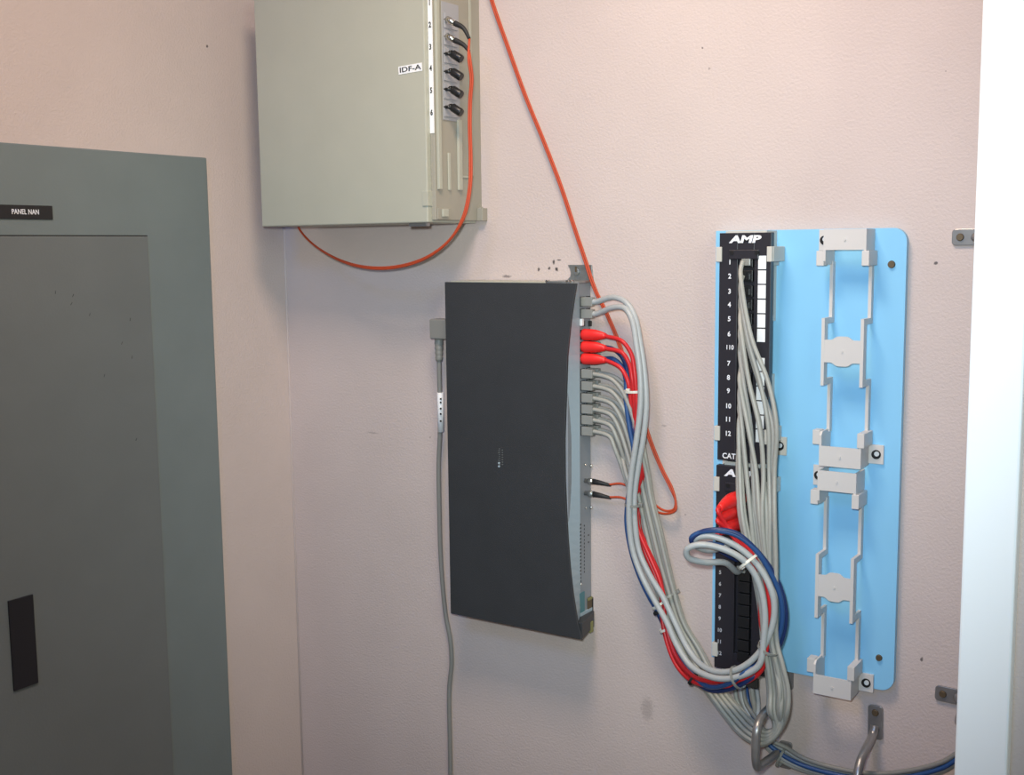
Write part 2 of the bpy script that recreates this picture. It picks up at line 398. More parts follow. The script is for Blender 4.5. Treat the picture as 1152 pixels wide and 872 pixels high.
# logo on lid: a row of thin bars over a short word, standing upright along the switch
lg = P(563, 514, sd_); lo = MB(); hs = [.4, .7, 1, .6, .5, .6, 1, .7, .4]
for i, h in enumerate(hs):
    z = lg.z+.0105-.0026*i; lo.box((lg.x-.0012-.0028*h, -sd_-.0003, z-.0004), (lg.x-.0002, -sd_, z+.0004))
for i in range(7):
    z = lg.z+.0095-.0032*i; lo.box((lg.x+.0022, -sd_-.0003, z-.0008), (lg.x+.0042, -sd_, z+.0004))
lo.build('logo', MT['galv'], sw)
lo = MB()
for dz in (-.0085, -.0128): lo.cyl((lg.x-.0022, -sd_, lg.z+dz), (lg.x-.0022, -sd_-.0006, lg.z+dz), .0015, 12)
lo.build('badge', MT['bezel'], sw)
# mounting ear against the wall + screws
z0, z1 = Zp(650, 316.5, .002), Zp(650, 298, .002)
xa, xb = P(638, 300, .002).x, P(665.5, 300, .002).x
pts = [(xa+.001, 0, z1), (xb, 0, z1), (xb+.003, 0, z0-.006), (xa-.001, 0, z0-.006), (xa-.001, 0, z0+.001), (xa+.0045, 0, z0+.006), (xa+.0055, 0, (z0+z1)/2), (xa+.004, 0, z1-.005)]
MB().prism([(x, 0, z) for x, y, z in pts], (0, -.0022, 0)).build('mounting_ear', MT['galv'], sw, .0004, label='galvanised mounting ear with slotted hole')
xm = P(649, 305, .002).x; zm = Zp(649, 305, .002)
mb = MB().cyl((xm, -.0022, zm-.001), (xm, -.0045, zm-.001), .0042, 16); mb.build('screw', MT['galv'], sw, .0006)
mb = MB().box((xm-.0012, -.0051, zm-.0010), (xm+.0012, -.0044, zm+.0058)); mb.build('slot', MT['brass'], sw)
MB().box((sL+.006, -.053, zT-.001), (P(615, 316, .05).x, -.002, zT+.0012)).build('top_flange', MT['cream'], sw, .0004)
MB().box((P(616, 316, .05).x, -.053, zT-.001), (P(645, 316, .05).x, -.002, zT+.0022)).build('top_flange', MT['galv'], sw, .0004)
for px in (614, 637, 641): q = P(px, 316, .055); MB().cyl((q.x, -.048, zT+.002), (q.x, -.0535, zT+.002), .0018, 12).build('screw', MT['chrome'], sw)
MB().box((P(648, 320, .04).x-.012, -.050, zT-.0015), (PX+.001, -.002, zT+.0018)).build('top_flange', MT['chassis'], sw, .0004)

# power cord on the left of the switch
pc = thing('power_cord', tuple(P(494, 382, .03)), 'grey power cord hanging down the wall from the left of the switch', 'power cord')
pa, pb = P(488.2, 358.5, .03), P(499.5, 381, .03)
MB().box((pa.x, -.041, pb.z), (sL+.004, -.018, pa.z)).build('plug', MT['cable_dark'], pc, .0015)
q0, q1 = P(493.8, 381, .03), P(494, 406, .03)
mb = MB(); N = 14; path = [q0.lerp(q1, i/N) for i in range(N+1)]
mb.tube(path, .005, 14, rs=[.0062-.0016*i/N+(.0006 if i%3 == 0 and i else 0) for i in range(N+1)]); mb.build('strain_relief', MT['cable_dark'], pc)
cp = spline(PP([(494, 404, .03), (494.3, 425, .028), (494.8, 445, .026), (495, 487, .022), (493.6, 520, .018), (494.2, 570, .014), (496, 630, .010), (501.2, 690, .008), (506.6, 720, .007), (508, 746, .006), (505.4, 775, .006), (506, 826, .006), (506.8, 872, .006), (507.5, 950, .006), (506, 1100, .006)]))
MB().tube(cp, .0032, 10).build('cord', MT['cable_dark'], pc)
lb = MB().tube(PP([(495.3, 441.5, .0265), (495.8, 463, .0245), (496, 485.5, .0225)]), .0045, 12)
lb.build('wrap_label', MT['label'], pc, label='white wrap-around label')
q = MB()
for i, py in enumerate((449, 453, 460, 466, 474)): p = P(495.6, py, .030); q.box((p.x-.0012, p.y-.0001, p.z-.001), (p.x+.0008, p.y+.0014, p.z+.0014))
q.build('markings', MT['ink'], pc)

# ------------------------------------------------------------------ blue backing board
BD = .010
xl, xr = .7095, .9310; zt_, zb2 = 1.4655, .9422
def rrect(x0, x1, z0, z1, r, corners='all', n=8):
    pts = []
    for (cx, cz, a0) in ((x1-r, z1-r, 0), (x0+r, z1-r, 90), (x0+r, z0+r, 180), (x1-r, z0+r, 270)):
        rr = r if (corners == 'all' or (corners == 'right' and cx > (x0+x1)/2)) else 1e-4
        cx = x1-rr if cx > (x0+x1)/2 else x0+rr; cz = z1-rr if cz > (z0+z1)/2 else z0+rr
        for k in range(n+1):
            a = math.radians(a0+90*k/n); pts.append((cx+rr*math.cos(a), cz+rr*math.sin(a)))
    return pts
bb = thing('backing_board', (.82, 0, zb2), 'glossy light blue rectangular backing board with rounded corners on the wall', 'backing board')
MB().prism([(x, -.002, z) for x, z in rrect(xl, xr, zb2, zt_, .015, 'right')], (0, -(BD-.002), 0)).build('board', MT['blue_board'], bb, .0016)
for (px, py, r) in ((1003, 297.5, .0045), (989, 740, .0040)):
    q = P(px, py, BD); MB().cyl((q.x, -BD+.001, q.z), (q.x, -BD-.0028, q.z), r, 18, r*.8).build('screw', MT['brass'], bb)

PD = .050; X0A, X1A = .7310, .7930
# ------------------------------------------------------------------ stand-off brackets (89 style)
def bracket(X0, X1, zt, zb, mt, label, group):
    fd, md, od = .043, .0435, .0185
    t = thing('standoff_bracket', ((X0+X1)/2, -BD, zb), label, 'mounting bracket', group)
    L = zt-zb; w = .0036; ch = .0225; leg = .016
    e_ = .0004
    for s_, ze in ((1, zt), (-1, zb)):
        fr = MB(); z_in = ze-s_*ch; z_leg = z_in-s_*leg
        # one U-shaped cap: front plate, with side walls running back to the board and on along the rail
        fr.box((X0+.0025, -fd, ze), (X1-.0025, -fd+.0022, z_in))
        for xa_, xb_ in ((X0, X0+.0025), (X1-.0025, X1)):
            pr_ = [(xa_, -fd, ze), (xa_, -fd, z_leg+s_*.004), (xa_, -fd+.004, z_leg), (xa_, -BD, z_leg), (xa_, -BD, ze)]
            fr.prism(pr_, (xb_-xa_, 0, 0))
        fr.build('cap', mt, t)
    zj = [zt-ch-leg+.003, zt-.370*L, zb+.345*L, zb+ch+leg-.003]
    j_ = .0065
    for xa_ in (X0, X1-w):
        b0 = -od+.0085; b1 = -md+.0105; xq = xa_
        prof = [(-od, zj[0]), (-od, zj[1]), (-md, zj[1]), (-md, zj[2]), (-od, zj[2]), (-od, zj[3]), (b0, zj[3]), (b0, zj[2]+j_), (b1, zj[2]+j_), (b1, zj[1]-j_), (b0, zj[1]-j_), (b0, zj[0])]
        rl = MB(); q = [(xq, y, z) for y, z in prof]
        # split the concave outline into quads so the side faces are exact
        segs = [((-od, zj[0]), (b0, zj[1])), ((-md, zj[1]), (b0, zj[1]-j_)), ((-md, zj[1]-j_), (b1, zj[2]+j_)), ((-md, zj[2]+j_), (b0, zj[2])), ((-od, zj[2]), (b0, zj[3]))]
        for (y0_, za_), (y1_, zb_2) in segs: rl.box((xq, y0_, za_), (xq+w, y1_, zb_2))
        rl.build('rail', mt, t)
    h = .0125; pts = []
    zm = zt-.508*L
    for s2 in (1, -1):
        for i in range(33):
            u = i/32 if s2 == 1 else 1-i/32
            e = .0040*math.exp(-(abs(u-.5)/.24)**5)
            pts.append((X0+w+(X1-X0-2*w)*u, zm+s2*(h+e)))
    MB().prism([(x, -md+.0025, z) for x, z in pts], (0, -.0022, 0)).build('crossbar', mt, t)
    for z in (zt-ch/2, zm, zb+ch/2): MB().cyl(((X0+X1)/2, -fd+.0002, z), ((X0+X1)/2, -fd-.0012, z), .0014, 12).build('pin', mt, t)
    for s_, ze in ((1, zt), (-1, zb)):                                     # hooks at the cap legs
        a_ = ze-s_*(ch+.001); b_ = ze-s_*(ch+leg+.0012)
        MB().box((X0-.0085, -fd+.002, a_), (X0, -fd+.016, b_)).build('hook', mt, t, .0005)
        MB().box((X1-.0044, -fd-.0008, a_), (X1+.0035, -BD-.001, b_)).build('hook', mt, t, .0005)
    if mt is MT['bracket_tan']:                                            # snap clips gripping the panel edges
        for z_ in (zt-.0265, zb+.0285):
            for xa_, xb_ in ((X0A-.0035, X0A+.0035), (X1A-.0045, X1A+.0015)):
                MB().box((xa_, -PD-.002, z_-.0085), (xb_, -PD+.012, z_+.0085)).build('clip', mt, t, .0006)
            MB().box((X1A-.002, -PD+.002, z_-.0085), (X1A+.0022, -BD-.002, z_+.0085)).build('clip', mt, t, .0006)
    # board ears: upper left and lower right, each with a screw
    for xe, z0_, z1_, xs in ((X0-.015, zt-.0235, zt, X0-.0085), (X1+.0165, zb+.002, zb+.0235, X1+.0085)):
        MB().box((min(xe, X0 if xe < X0 else X1), -BD-.003, z0_), (max(xe, X0 if xe < X0 else X1), -BD, z1_)).build('ear', mt, t, .0003)
        zc = (z0_+z1_)/2
        e = MB().cyl((xs, -BD-.002, zc), (xs, -BD-.0042, zc), .0052, 18).build('screw', MT['black'], t)
        MB().cyl((xs+.001, -BD-.0042, zc+.001), (xs+.001, -BD-.0056, zc+.001), .0028, 12).build('screw_head', MT['screw_glint'], e)
    return t
zbA = 1.2020; ztB = 1.1965
bracket(.8500, .8968, 1.4648, zbA, MT['bracket'], 'empty white stand-off bracket on the right half of the blue board, upper one', 'stand-off brackets on the blue board')
bracket(.8490, .8925, ztB, .9357, MT['bracket'], 'empty white stand-off bracket on the right half of the blue board, lower one', 'stand-off brackets on the blue board')
DX = P(877, 507, .012).x-P(985.5, 515, .012).x
bracket(.8500+DX, .8968+DX, 1.4648, zbA, MT['bracket_tan'], 'ivory stand-off bracket behind the upper black patch panel', 'stand-off brackets on the blue board')
bracket(.8490+DX, .8925+DX, ztB, .9400, MT['bracket_tan'], 'ivory stand-off bracket behind the lower black patch panel', 'stand-off brackets on the blue board')

# ------------------------------------------------------------------ patch panels
PD = .050
def patch_panel(x0, x1, zt, zb, label, digits, digx, dsz, dm):
    t = thing('patch_panel', ((x0+x1)/2, -PD, zb), label, 'patch panel', 'black twelve-port patch panels')
    w = x1-x0; f = MB()
    f.box((x0, -PD+.006, zb), (x1, -PD+.009, zt))                                  # base plate
    f.box((x0, -PD, zb), (x0+w*.36, -PD+.007, zt))                                  # number rail
    f.box((x1-w*.32, -PD, zb), (x1, -PD+.007, zt))                                  # label rail
    f.box((x0+w*.36, -PD, zt-.026), (x1-w*.32, -PD+.007, zt))                        # head
    f.box((x0+w*.36, -PD, zb), (x1-w*.32, -PD+.007, zb+.022))                        # foot
    f.build('faceplate', MT['panel_face'], t, .0005)
    hd = MB().box((x0+.012, -PD-.0022, zt-.030), (x1-.014, -PD, zt-.019)).build('head_bar', MT['panel_face'], t, .001)
    for px_ in (x0+.016, x1-.016): MB().cyl((px_, -PD, zt-.0225), (px_, -PD-.003, zt-.0225), .0025, 14).build('screw', MT['black'], t)
    xj = x0+w*.54
    for i, (dg_, z) in enumerate(digits):
        j = MB(); j.box((xj-.0072, -PD-.001, z-.0058), (xj+.0072, -PD+.006, z+.0070))
        jk = j.build('jack', MT['black'], t, .0004)
        text('lettering', dg_, (digx, -PD-.0003, z), dsz, dm, t, '-y', .95, .0002)
    return t
zf = lambda py: Zp(820, py, PD)
dA = [(str(i+1), zf(y)) for i, y in enumerate((295, 311, 328, 343, 359, 376, 409, 425, 440, 457, 472, 488))]
X0A, X1A = .7310, .7930
pa_ = patch_panel(X0A, X1A, 1.4625, 1.1990, 'black twelve-port patch panel at the top left of the blue board', dA, P(820, 400, PD).x, .0078, MT['white_ink'])
q = P(838, 269.5, PD); text('logo', 'AMP', (q.x, -PD-.0004, q.z), .0112, MT['white_ink'], pa_, '-y', 1.62, .0005, shear=.16)
q = P(821, 391, PD); text('lettering', '110', (q.x, -PD-.0003, q.z), .0075, MT['white_ink'], pa_, '-y', .9, .0001)
q = P(822, 513.5, PD); text('lettering', 'CAT5', (q.x, -PD-.0003, q.z), .0088, MT['white_ink'], pa_, '-y', .95, .0002)
xl0, xl1 = P(852.5, 340, PD).x, P(861.5, 340, PD).x
cells = [287, 303.6, 320, 336.6, 353, 369.3, 385.5], [402, 418, 434.5, 451, 467, 483, 498.5]
for seg in cells:
    for a, b in zip(seg, seg[1:]):
        MB().box((xl0, -PD-.0008, Zp(857, b-.7, PD)), (xl1, -PD, Zp(857, a+.7, PD))).build('port_label', MT['label'], pa_, .0002, label='blank white port label')
X0B, X1B = P(804.5, 640, PD).x, P(866, 640, PD).x
zl = lambda py: Zp(810, py, PD)
dB = [(str(i+1), zl(735-13*(11-i))) for i in range(12)]
pb_ = patch_panel(X0B, X1B, 1.1925, .9460, 'black patch panel at the bottom left of the blue board, behind the cable loop', dB, P(810.3, 640, PD).x, .0062, MT['grey_ink'])
q = P(832, 533.5, PD); text('logo', 'AMP', (q.x, -PD-.0004, q.z), .0112, MT['white_ink'], pb_, '-y', 1.62, .0005, shear=.16)
for i in range(12):
    z = dB[i][1]; MB().box((X1B-.0155, -PD-.0008, z-.0066), (X1B-.006, -PD, z+.0066)).build('port_label', MT['label'] if i < 0 else MT['panel_face'], pb_, .0002)

# ------------------------------------------------------------------ distribution rings (steel hoops with flat tabs)
def tab(mb, a, b, w, th=.0032):
    """flat rounded tab on the wall from a to b (world x,z), width w"""
    a = Vector((a[0], 0, a[1])); b = Vector((b[0], 0, b[1])); d = (b-a).normalized(); n = Vector((-d.z, 0, d.x)); pts = []
    r = w*.22
    L_ = (b-a).length
    for (u, v, a0) in ((L_-r, w/2-r, 0), (r, w/2-r, 90), (r, -w/2+r, 180), (L_-r, -w/2+r, 270)):
        for k in range(5):
            an = math.radians(a0+22.5*k); pts.append(a+d*(u+r*math.cos(an))+n*(v+r*math.sin(an)))
    return mb.prism(pts, (0, -th, 0))
def ring(loc, label, tabs, rod, r=.0050):
    t = thing('cable_ring', loc, label, 'cable ring', 'steel cable rings on the wall')
    for (a, b, w) in tabs:
        tb = MB(); tab(tb, a, b, w); o = tb.build('tab', MT['steel'], t, .0006)
        dd = (Vector(b)-Vector(a)).normalized(); c = Vector(a)+dd*.0085
        MB().cyl((c.x, -.003, c.y), (c.x, -.0052, c.y), .0042, 16, .0034).build('screw', MT['brass'], o)
    MB().tube(spline(rod, 8), r, 14).build('hoop', MT['steel'], t)
    return t
def XZ(px, py): p = P(px, py, 0); return (p.x, p.z)
a, b = XZ(985.5, 793), XZ(984.5, 830.5)
b = (a[0]+.001, b[1])
zz = b[1]
ring((a[0], 0, zz), 'steel cable ring with its upper tab just below the blue board', [(a, b, .0170), ((a[0], zz-.175), (a[0], zz-.137), .0170)],
     [Vector((a[0]+.0005, -.004, zz+.016)), Vector((a[0], -.011, zz+.007)), Vector((a[0], -.034, zz+.001)), Vector((a[0]-.001, -.054, zz-.008)), Vector((a[0]-.001, -.065, zz-.024)), Vector((a[0]-.001, -.066, zz-.060)), Vector((a[0]-.001, -.066, zz-.085)), Vector((a[0]-.001, -.058, zz-.110)), Vector((a[0], -.030, zz-.128)), Vector((a[0], -.010, zz-.140)), Vector((a[0], -.004, zz-.150))])
# ring gathering the patch cords below the patch panels
rf = P(850.5, 840, .100); xr_ = rf.x
zr1, zr2 = Zp(850, 822, .100), Zp(851, 862, .100)
ring((xr_, 0, zr2), 'steel cable ring holding the grey cord bundle below the patch panel', [((xr_, zr1+.050), (xr_, zr1+.016), .0165), ((xr_, zr2-.042), (xr_, zr2-.008), .0165)],
     [Vector((xr_, -.004, zr1+.024)), Vector((xr_, -.012, zr1+.018)), Vector((xr_, -.050, zr1+.013)), Vector((xr_, -.085, zr1+.010)), Vector((xr_, -.098, zr1+.001)), Vector((xr_, -.101, zr1-.014)), Vector((xr_, -.100, zr2+.006)), Vector((xr_, -.094, zr2-.004)), Vector((xr_, -.080, zr2-.006)), Vector((xr_, -.050, zr2-.010)), Vector((xr_, -.012, zr2-.014)), Vector((xr_, -.004, zr2-.018))], .0050)
# two rings lying sideways, running behind the white casing
for (px, py, wd, lb_) in ((1071.5, 267, .0175, 'upper steel cable ring beside the top right of the blue board'), (1052.5, 778, .0175, 'lower steel cable ring beside the bottom right of the blue board')):
    a = XZ(px, py); b = (a[0]+.038, a[1]-.001*(py > 500))
    x2 = a[0]+.165; zc = a[1]; sg = .008
    rod = [Vector((a[0]+.024, -.004, zc)), Vector((a[0]+.030, -.011, zc-.002)), Vector((a[0]+.034, -.030, zc-sg)), Vector((a[0]+.038, -.055, zc-sg)), Vector((a[0]+.052, -.072, zc-sg)),
           Vector((a[0]+.095, -.074, zc-sg)), Vector((a[0]+.122, -.066, zc-sg)), Vector((a[0]+.132, -.030, zc-sg)), Vector((a[0]+.136, -.010, zc-.002)), Vector((a[0]+.148, -.004, zc))]
    ring((a[0]+.06, 0, zc), lb_, [(a, b, wd), ((x2, zc), (x2-.036, zc), wd)], rod)

# ------------------------------------------------------------------ cables
def patch_cable(label, group, path_px, mt, r, name='patch_cable', cat='cable', base=None, ends=(), seg=8):
    pts = spline([P(*a) if isinstance(a, tuple) else a for a in path_px], seg)
    loc = tuple(pts[0]); t = thing(name, loc, label, cat, group)
    MB().tube(pts, r, 10).build('cord', mt, t)
    return t
def rj_plug(t, p, axis, m_body, w=.0115, h=.0078, l=.0165, boot=None, boot_r=.0042):
    """clear RJ plug at p sticking out along axis"""
    p = Vector(p); mb = MB()
    if axis == '+x':
        mb.box((p.x-.001, p.y-h/2, p.z-w/2), (p.x+l, p.y+h/2, p.z+w/2))
        mb.box((p.x+.001, p.y+h/2, p.z-w*.22), (p.x+l-.002, p.y+h/2+.0018, p.z+w*.22))
    else:
        mb.box((p.x-w/2*.9, p.y-l*.3, p.z-h/2), (p.x+w/2*.9, p.y+.002, p.z+h/2))
    mb.build('plug', m_body, t, .0006)

# --- twelve grey patch cords: switch ports -> ring -> patch panel ports
tabB = [(530, 701, 729), (560, 710, 734), (600, 718, 744), (635, 728, 752), (671, 741, 761), (702, 752, 771), (730, 765, 788)]
LR_low = [((778, 755), (803, 758)), ((797, 781), (819, 782)), ((817, 808), (836, 801)), ((835, 828), (848, 813))]
tabC = [(380, 826, 858), (430, 826, 868), (480, 827, 874), (530, 829, 873), (580, 833, 873), (630, 842, 873), (680, 853, 874), (722, 857, 875), (750, 861, 882), (778, 864, 888), (800, 864, 887)]
names = ['topmost', 'second', 'third', 'fourth', 'fifth', 'lowest']
pnames = ['one', 'two', 'three', 'four', 'five', 'six', 'seven', 'eight', 'nine', 'ten', 'eleven', 'twelve']
for s in range(6):
    for row in (0, 1):
        i = s*2+(1-row)                       # 0..11: 0 = top (right edge of the bundle)
        v = 1-i/11.0; u = 1-v
        dj = .0055*((i*5) % 3-1)
        py = port_py['c'][s]; z = port_z(py); d0 = ROW[row]
        p0 = Vector((PX+.013, -d0, z))
        path = [p0, p0+Vector((.006, 0, -.0003))]
        x1 = 684+row*3; sp = (5-s)/5
        d1 = .026-.010*row
        if row == 0:
            path += [P(686+3*sp, py+8, d1), P(692+12*sp, py+22+6*sp, d1)]
        else:
            path += [P(690+4*sp, py+6, d1-.003), P(697+14*sp, py+20+8*sp, d1-.003)]
        last_y = py+34
        for (yy, l, r_) in tabB:
            if yy > last_y+10: path.append(P(l+(r_-l)*v, yy, .024+dj-.002))
        for n_, (l, r_) in enumerate(LR_low):
            path.append(P(l[0]+(r_[0]-l[0])*v, l[1]+(r_[1]-l[1])*v, (.032, .040, .052, .062)[n_]+dj))
        # around the ring
        path.append(P(855+5*v, 838-16*v, .070+dj))
        path.append(P(868+2*v, 833-12*v, .074+dj))
        path.append(P(879-8*v, 819-6*v, .076+dj))
        up = []
        j = 11-i if False else i
        # port j of the panel: the cord of the right edge (u=1) goes to the top port
        j = 11-i
        up_u = [.0, .18, .09, .36, .27, .55, .45, .73, .64, .91, .82, 1.0][i]
        wig = random.Random(50+i)
        yk = [295, 311, 328, 343, 359, 376, 409, 425, 440, 457, 472, 488][j]
        dc = .078+.0050*((i*7) % 3-1)
        for (yy, l, r_) in reversed(tabC):
            if yy > yk+34:
                w_ = min(1.0, (yy-yk)/150.0)
                wob = wig.uniform(-2.2, 2.2) if yy < 640 else 0
                xt = l+1+(r_-l-2)*up_u+wob
                up.append(P(831+(xt-831)*w_, yy, dc+.006*(yy > 560)+wig.uniform(-.002, .002)))
        path += up
        path.append(P(831+2.5*u, yk+19, dc-.010))
        path.append(P(833.5, yk+7, .066))
        ze = zf(yk); xe = X0A+(X1A-X0A)*.54
        path.append(Vector((xe, -.062, ze+.001)))
        lab = 'thin grey cord from the %s grey %s-row switch port to panel port %s' % (names[s], 'front' if row == 0 else 'rear', pnames[j])
        t = patch_cable(lab, 'thin grey patch cords between switch and patch panel', path, MT['cable'], .0027, seg=6)
        rj_plug(t, (PX, -d0, z), '+x', MT['clear'])
        rj_plug(t, (xe, -PD+.001, ze), '-y', MT['clear'] if j == 0 else MT['black'])

# --- the thicker bundle looping in front of the patch panel
def pt_port(px, py): q = P(px, py, PD); return Vector((q.x, -PD, q.z))
XJ = P(835, 620, PD).x
def loop_cable(label, group, mt, r, start, mid, end_py, curl, boots=None, plugm='clear'):
    path = start+[P(*a) for a in mid]+[P(*a) for a in curl]
    ze = Zp(834, end_py, PD); path += [Vector((XJ, -PD-.016, ze+.0005)), Vector((XJ, -PD-.004, ze))]
    t = patch_cable(label, group, path, mt, r)
    rj_plug(t, (XJ, -PD+.001, ze), '-y', MT[plugm])
    return t
gA = 'thick grey patch cords from the top switch ports'
def st_(py, d, dz=0): z = port_z(py); return [Vector((PX+.013, -d, z)), Vector((PX+.020, -d, z+dz))]
t = loop_cable('thick pale grey cord in the very top port of the switch, outer of the pair', gA, MT['cable_pale'], .0037,
    st_(339, ROW[0]), [(690, 334.5, .030), (704, 340, .034), (714, 356, .038), (720, 385, .042), (725, 420, .044), (727, 455, .045), (724, 490, .046), (718, 525, .046), (714, 555, .045), (714, 585, .045), (719, 620, .045), (731, 647, .047), (747, 674, .050), (761, 704, .054), (774, 730, .062), (789, 748, .074), (808, 756, .086), (830, 753, .094), (850, 739, .096), (864, 718, .096), (871, 692, .096), (869, 668, .098), (858, 644, .100)], 606,
    [(840, 623, .106), (818, 609, .115), (797, 603, .122), (783, 606, .124), (783, 614, .118), (800, 619, .095)])
rj_plug(t, (PX, -ROW[0], port_z(339)), '+x', MT['clear'])
t = loop_cable('thick pale grey cord in the second port from the top of the switch', gA, MT['cable_pale'], .0037,
    st_(352.5, ROW[0]), [(690, 346, .033), (703, 347, .038), (711, 360, .043), (716, 388, .048), (720, 420, .050), (720.5, 455, .051), (716, 495, .052), (710, 535, .052), (708, 560, .052), (708, 590, .051), (712, 620, .051), (722, 648, .052), (736, 675, .055), (750, 700, .060), (762, 727, .068), (778, 750, .078), (805, 763, .092), (832, 761, .099), (854, 748, .101), (859, 722, .101), (860.5, 690, .102), (856, 663, .104), (847, 643, .108)], 640,
    [(832, 627, .116), (808, 616, .126), (786, 613, .135), (773, 618, .138), (774, 627, .134), (792, 632.5, .118), (815, 633, .095)])
rj_plug(t, (PX, -ROW[0], port_z(352.5)), '+x', MT['clear'])

gR = 'red patch cords from the switch'
def boot(t, pts, m, r0=.0062, r1=.0032):
    n = 10; pts = spline(pts, 6); N = len(pts)
    rs = []
    for i in range(N):
        u = i/(N-1); rs.append(r0*(1-.12*u) if u < .5 else r0*.93-(r0*.93-r1)*((u-.5)/.5)**1.3)
    rs[0] = r0*.8
    MB().tube(pts, r0, 14, rs=rs, squash=.85).build('boot', m, t)
redmid = [
 [(700, 384, .030), (710, 398, .030), (714, 420, .032), (716, 445, .032), (716, 480, .032), (718, 510, .034), (721, 535, .032), (716, 560, .028), (718, 595, .034), (729, 622, .038), (741, 650, .040), (747, 672, .041), (748, 697, .046), (755, 725, .053), (765, 745, .060), (782, 762, .070), (808, 767, .082), (835, 764, .088), (856, 748, .090), (863, 728, .090), (866, 700, .092), (865.5, 674, .093), (858, 645, .092)],
 [(700, 397, .028), (708, 410, .028), (711, 425, .030), (713, 445, .028), (714, 480, .026), (715, 505, .030), (723, 530, .028), (719, 555, .024), (716, 590, .030), (726, 622, .033), (738, 650, .035), (744, 672, .037), (745, 697, .042), (751, 725, .048), (762, 750, .056), (780, 767, .066), (808, 772, .078), (836, 769, .084), (858, 752, .086), (862, 728, .085), (856.5, 700, .088), (855.5, 672, .089), (851, 650, .089)],
 [(698, 414, .026), (706, 428, .028), (709, 445, .026), (713, 480, .022), (716, 505, .025), (724, 528, .023), (722, 550, .020), (719, 590, .026), (729, 618, .030), (741, 645, .032), (746, 670, .034), (746, 697, .038), (753, 722, .043), (763, 745, .050), (781, 764, .060), (808, 770, .072), (835, 767, .078), (857, 748, .080), (861, 725, .080), (856, 700, .081), (855, 675, .082), (853, 652, .084)]]
rn = ['top', 'middle', 'bottom']
for k in range(3):
    py = port_py['r'][k]; d = ROW[0]
    z = port_z(py); st0 = Vector((PX+.030, -d, z-.0002)); 
    start = [st0, st0+Vector((.006, 0, -.0012))]
    bpy_ = (560, 572, 586)[k]
    ze = Zp(836, bpy_, PD)
    bz = [Vector((XJ, -PD-.003, ze)), Vector((XJ-.003, -PD-.030, ze+.001)), Vector((XJ-.005, -PD-.058, ze-.002))]
    last = bz[-1]
    curl = [(845-2*k, 622+2*k, .094), (830-1*k, 604+2*k, .100), (818-1*k, 592+2*k, .104)]
    path = start+[P(*a) for a in redmid[k]]+[P(*a) for a in curl]+[last+Vector((0, -.004, -.001)), last+Vector((0, .004, 0))]
    t = patch_cable('red patch cord in the %s of the three red switch ports' % rn[k], gR, path, MT['red'], .0027)
    boot(t, [Vector((PX-.0005, -d, z)), Vector((PX+.018, -d, z)), Vector((PX+.034, -d, z-.0006))], MT['red_boot'], .0076, .0034)
    boot(t, bz, MT['red_boot'], .0100, .0040)

gB = 'blue patch cords in the looped bundle'
bluemid = [
 [(690, 404, .016), (699, 412, .016), (704, 428, .020), (704, 450, .024), (708, 480, .030), (713, 510, .036), (710, 540, .040), (706, 565, .042), (705, 590, .044), (710.5, 622, .044), (720, 650, .044), (730, 671, .046), (745, 697, .036), (759, 727, .044), (776, 755, .058), (795, 772, .076), (818, 770, .092), (838, 757, .100), (856, 744, .088), (874, 722, .084), (880, 697, .085), (878, 672, .088), (866, 643, .094)],
 [(690, 393, .010), (700, 402, .012), (706, 420, .016), (707, 450, .020), (712, 480, .026), (717, 500, .040), (712, 535, .044), (708, 562, .038), (706, 590, .038), (711, 622, .038), (721, 650, .038), (733, 676, .040), (745, 700, .036), (758, 730, .043), (776, 760, .055), (797, 776, .068), (822, 775, .082), (842, 765, .088), (860, 750, .080), (877, 726, .078), (884, 697, .079), (880, 668, .083), (869, 643, .090)]]
for k in range(2):
    py = port_py['r'][2-k]; z = port_z(py); d = ROW[1]
    start = [Vector((PX+.013, -d, z)), Vector((PX+.021, -d, z-.0006))]
    curl = [(849-k*1, 618-k*2, .104), (828, 602-k*2, .113), (806, 597-k*1.0, .121), (788, 599, .125), (778, 605+k*2, .127), (781, 612+k*2, .122), (800, 612+k*3, .095)]
    ze = Zp(834, 612+k*14, PD)
    path = start+[P(*a) for a in bluemid[k]]+[P(*a) for a in curl]+[Vector((XJ, -PD-.016, ze)), Vector((XJ, -PD-.004, ze))]
    t = patch_cable('blue patch cord in the looped bundle, %s' % ('partly hidden inner one' if k else 'outer one at the curl'), gB, path, MT['blue'] if k == 0 else MT['navy'], .0029)
    rj_plug(t, (PX, -d, z), '+x', MT['clear']); rj_plug(t, (XJ, -PD+.001, ze), '-y', MT['clear'])

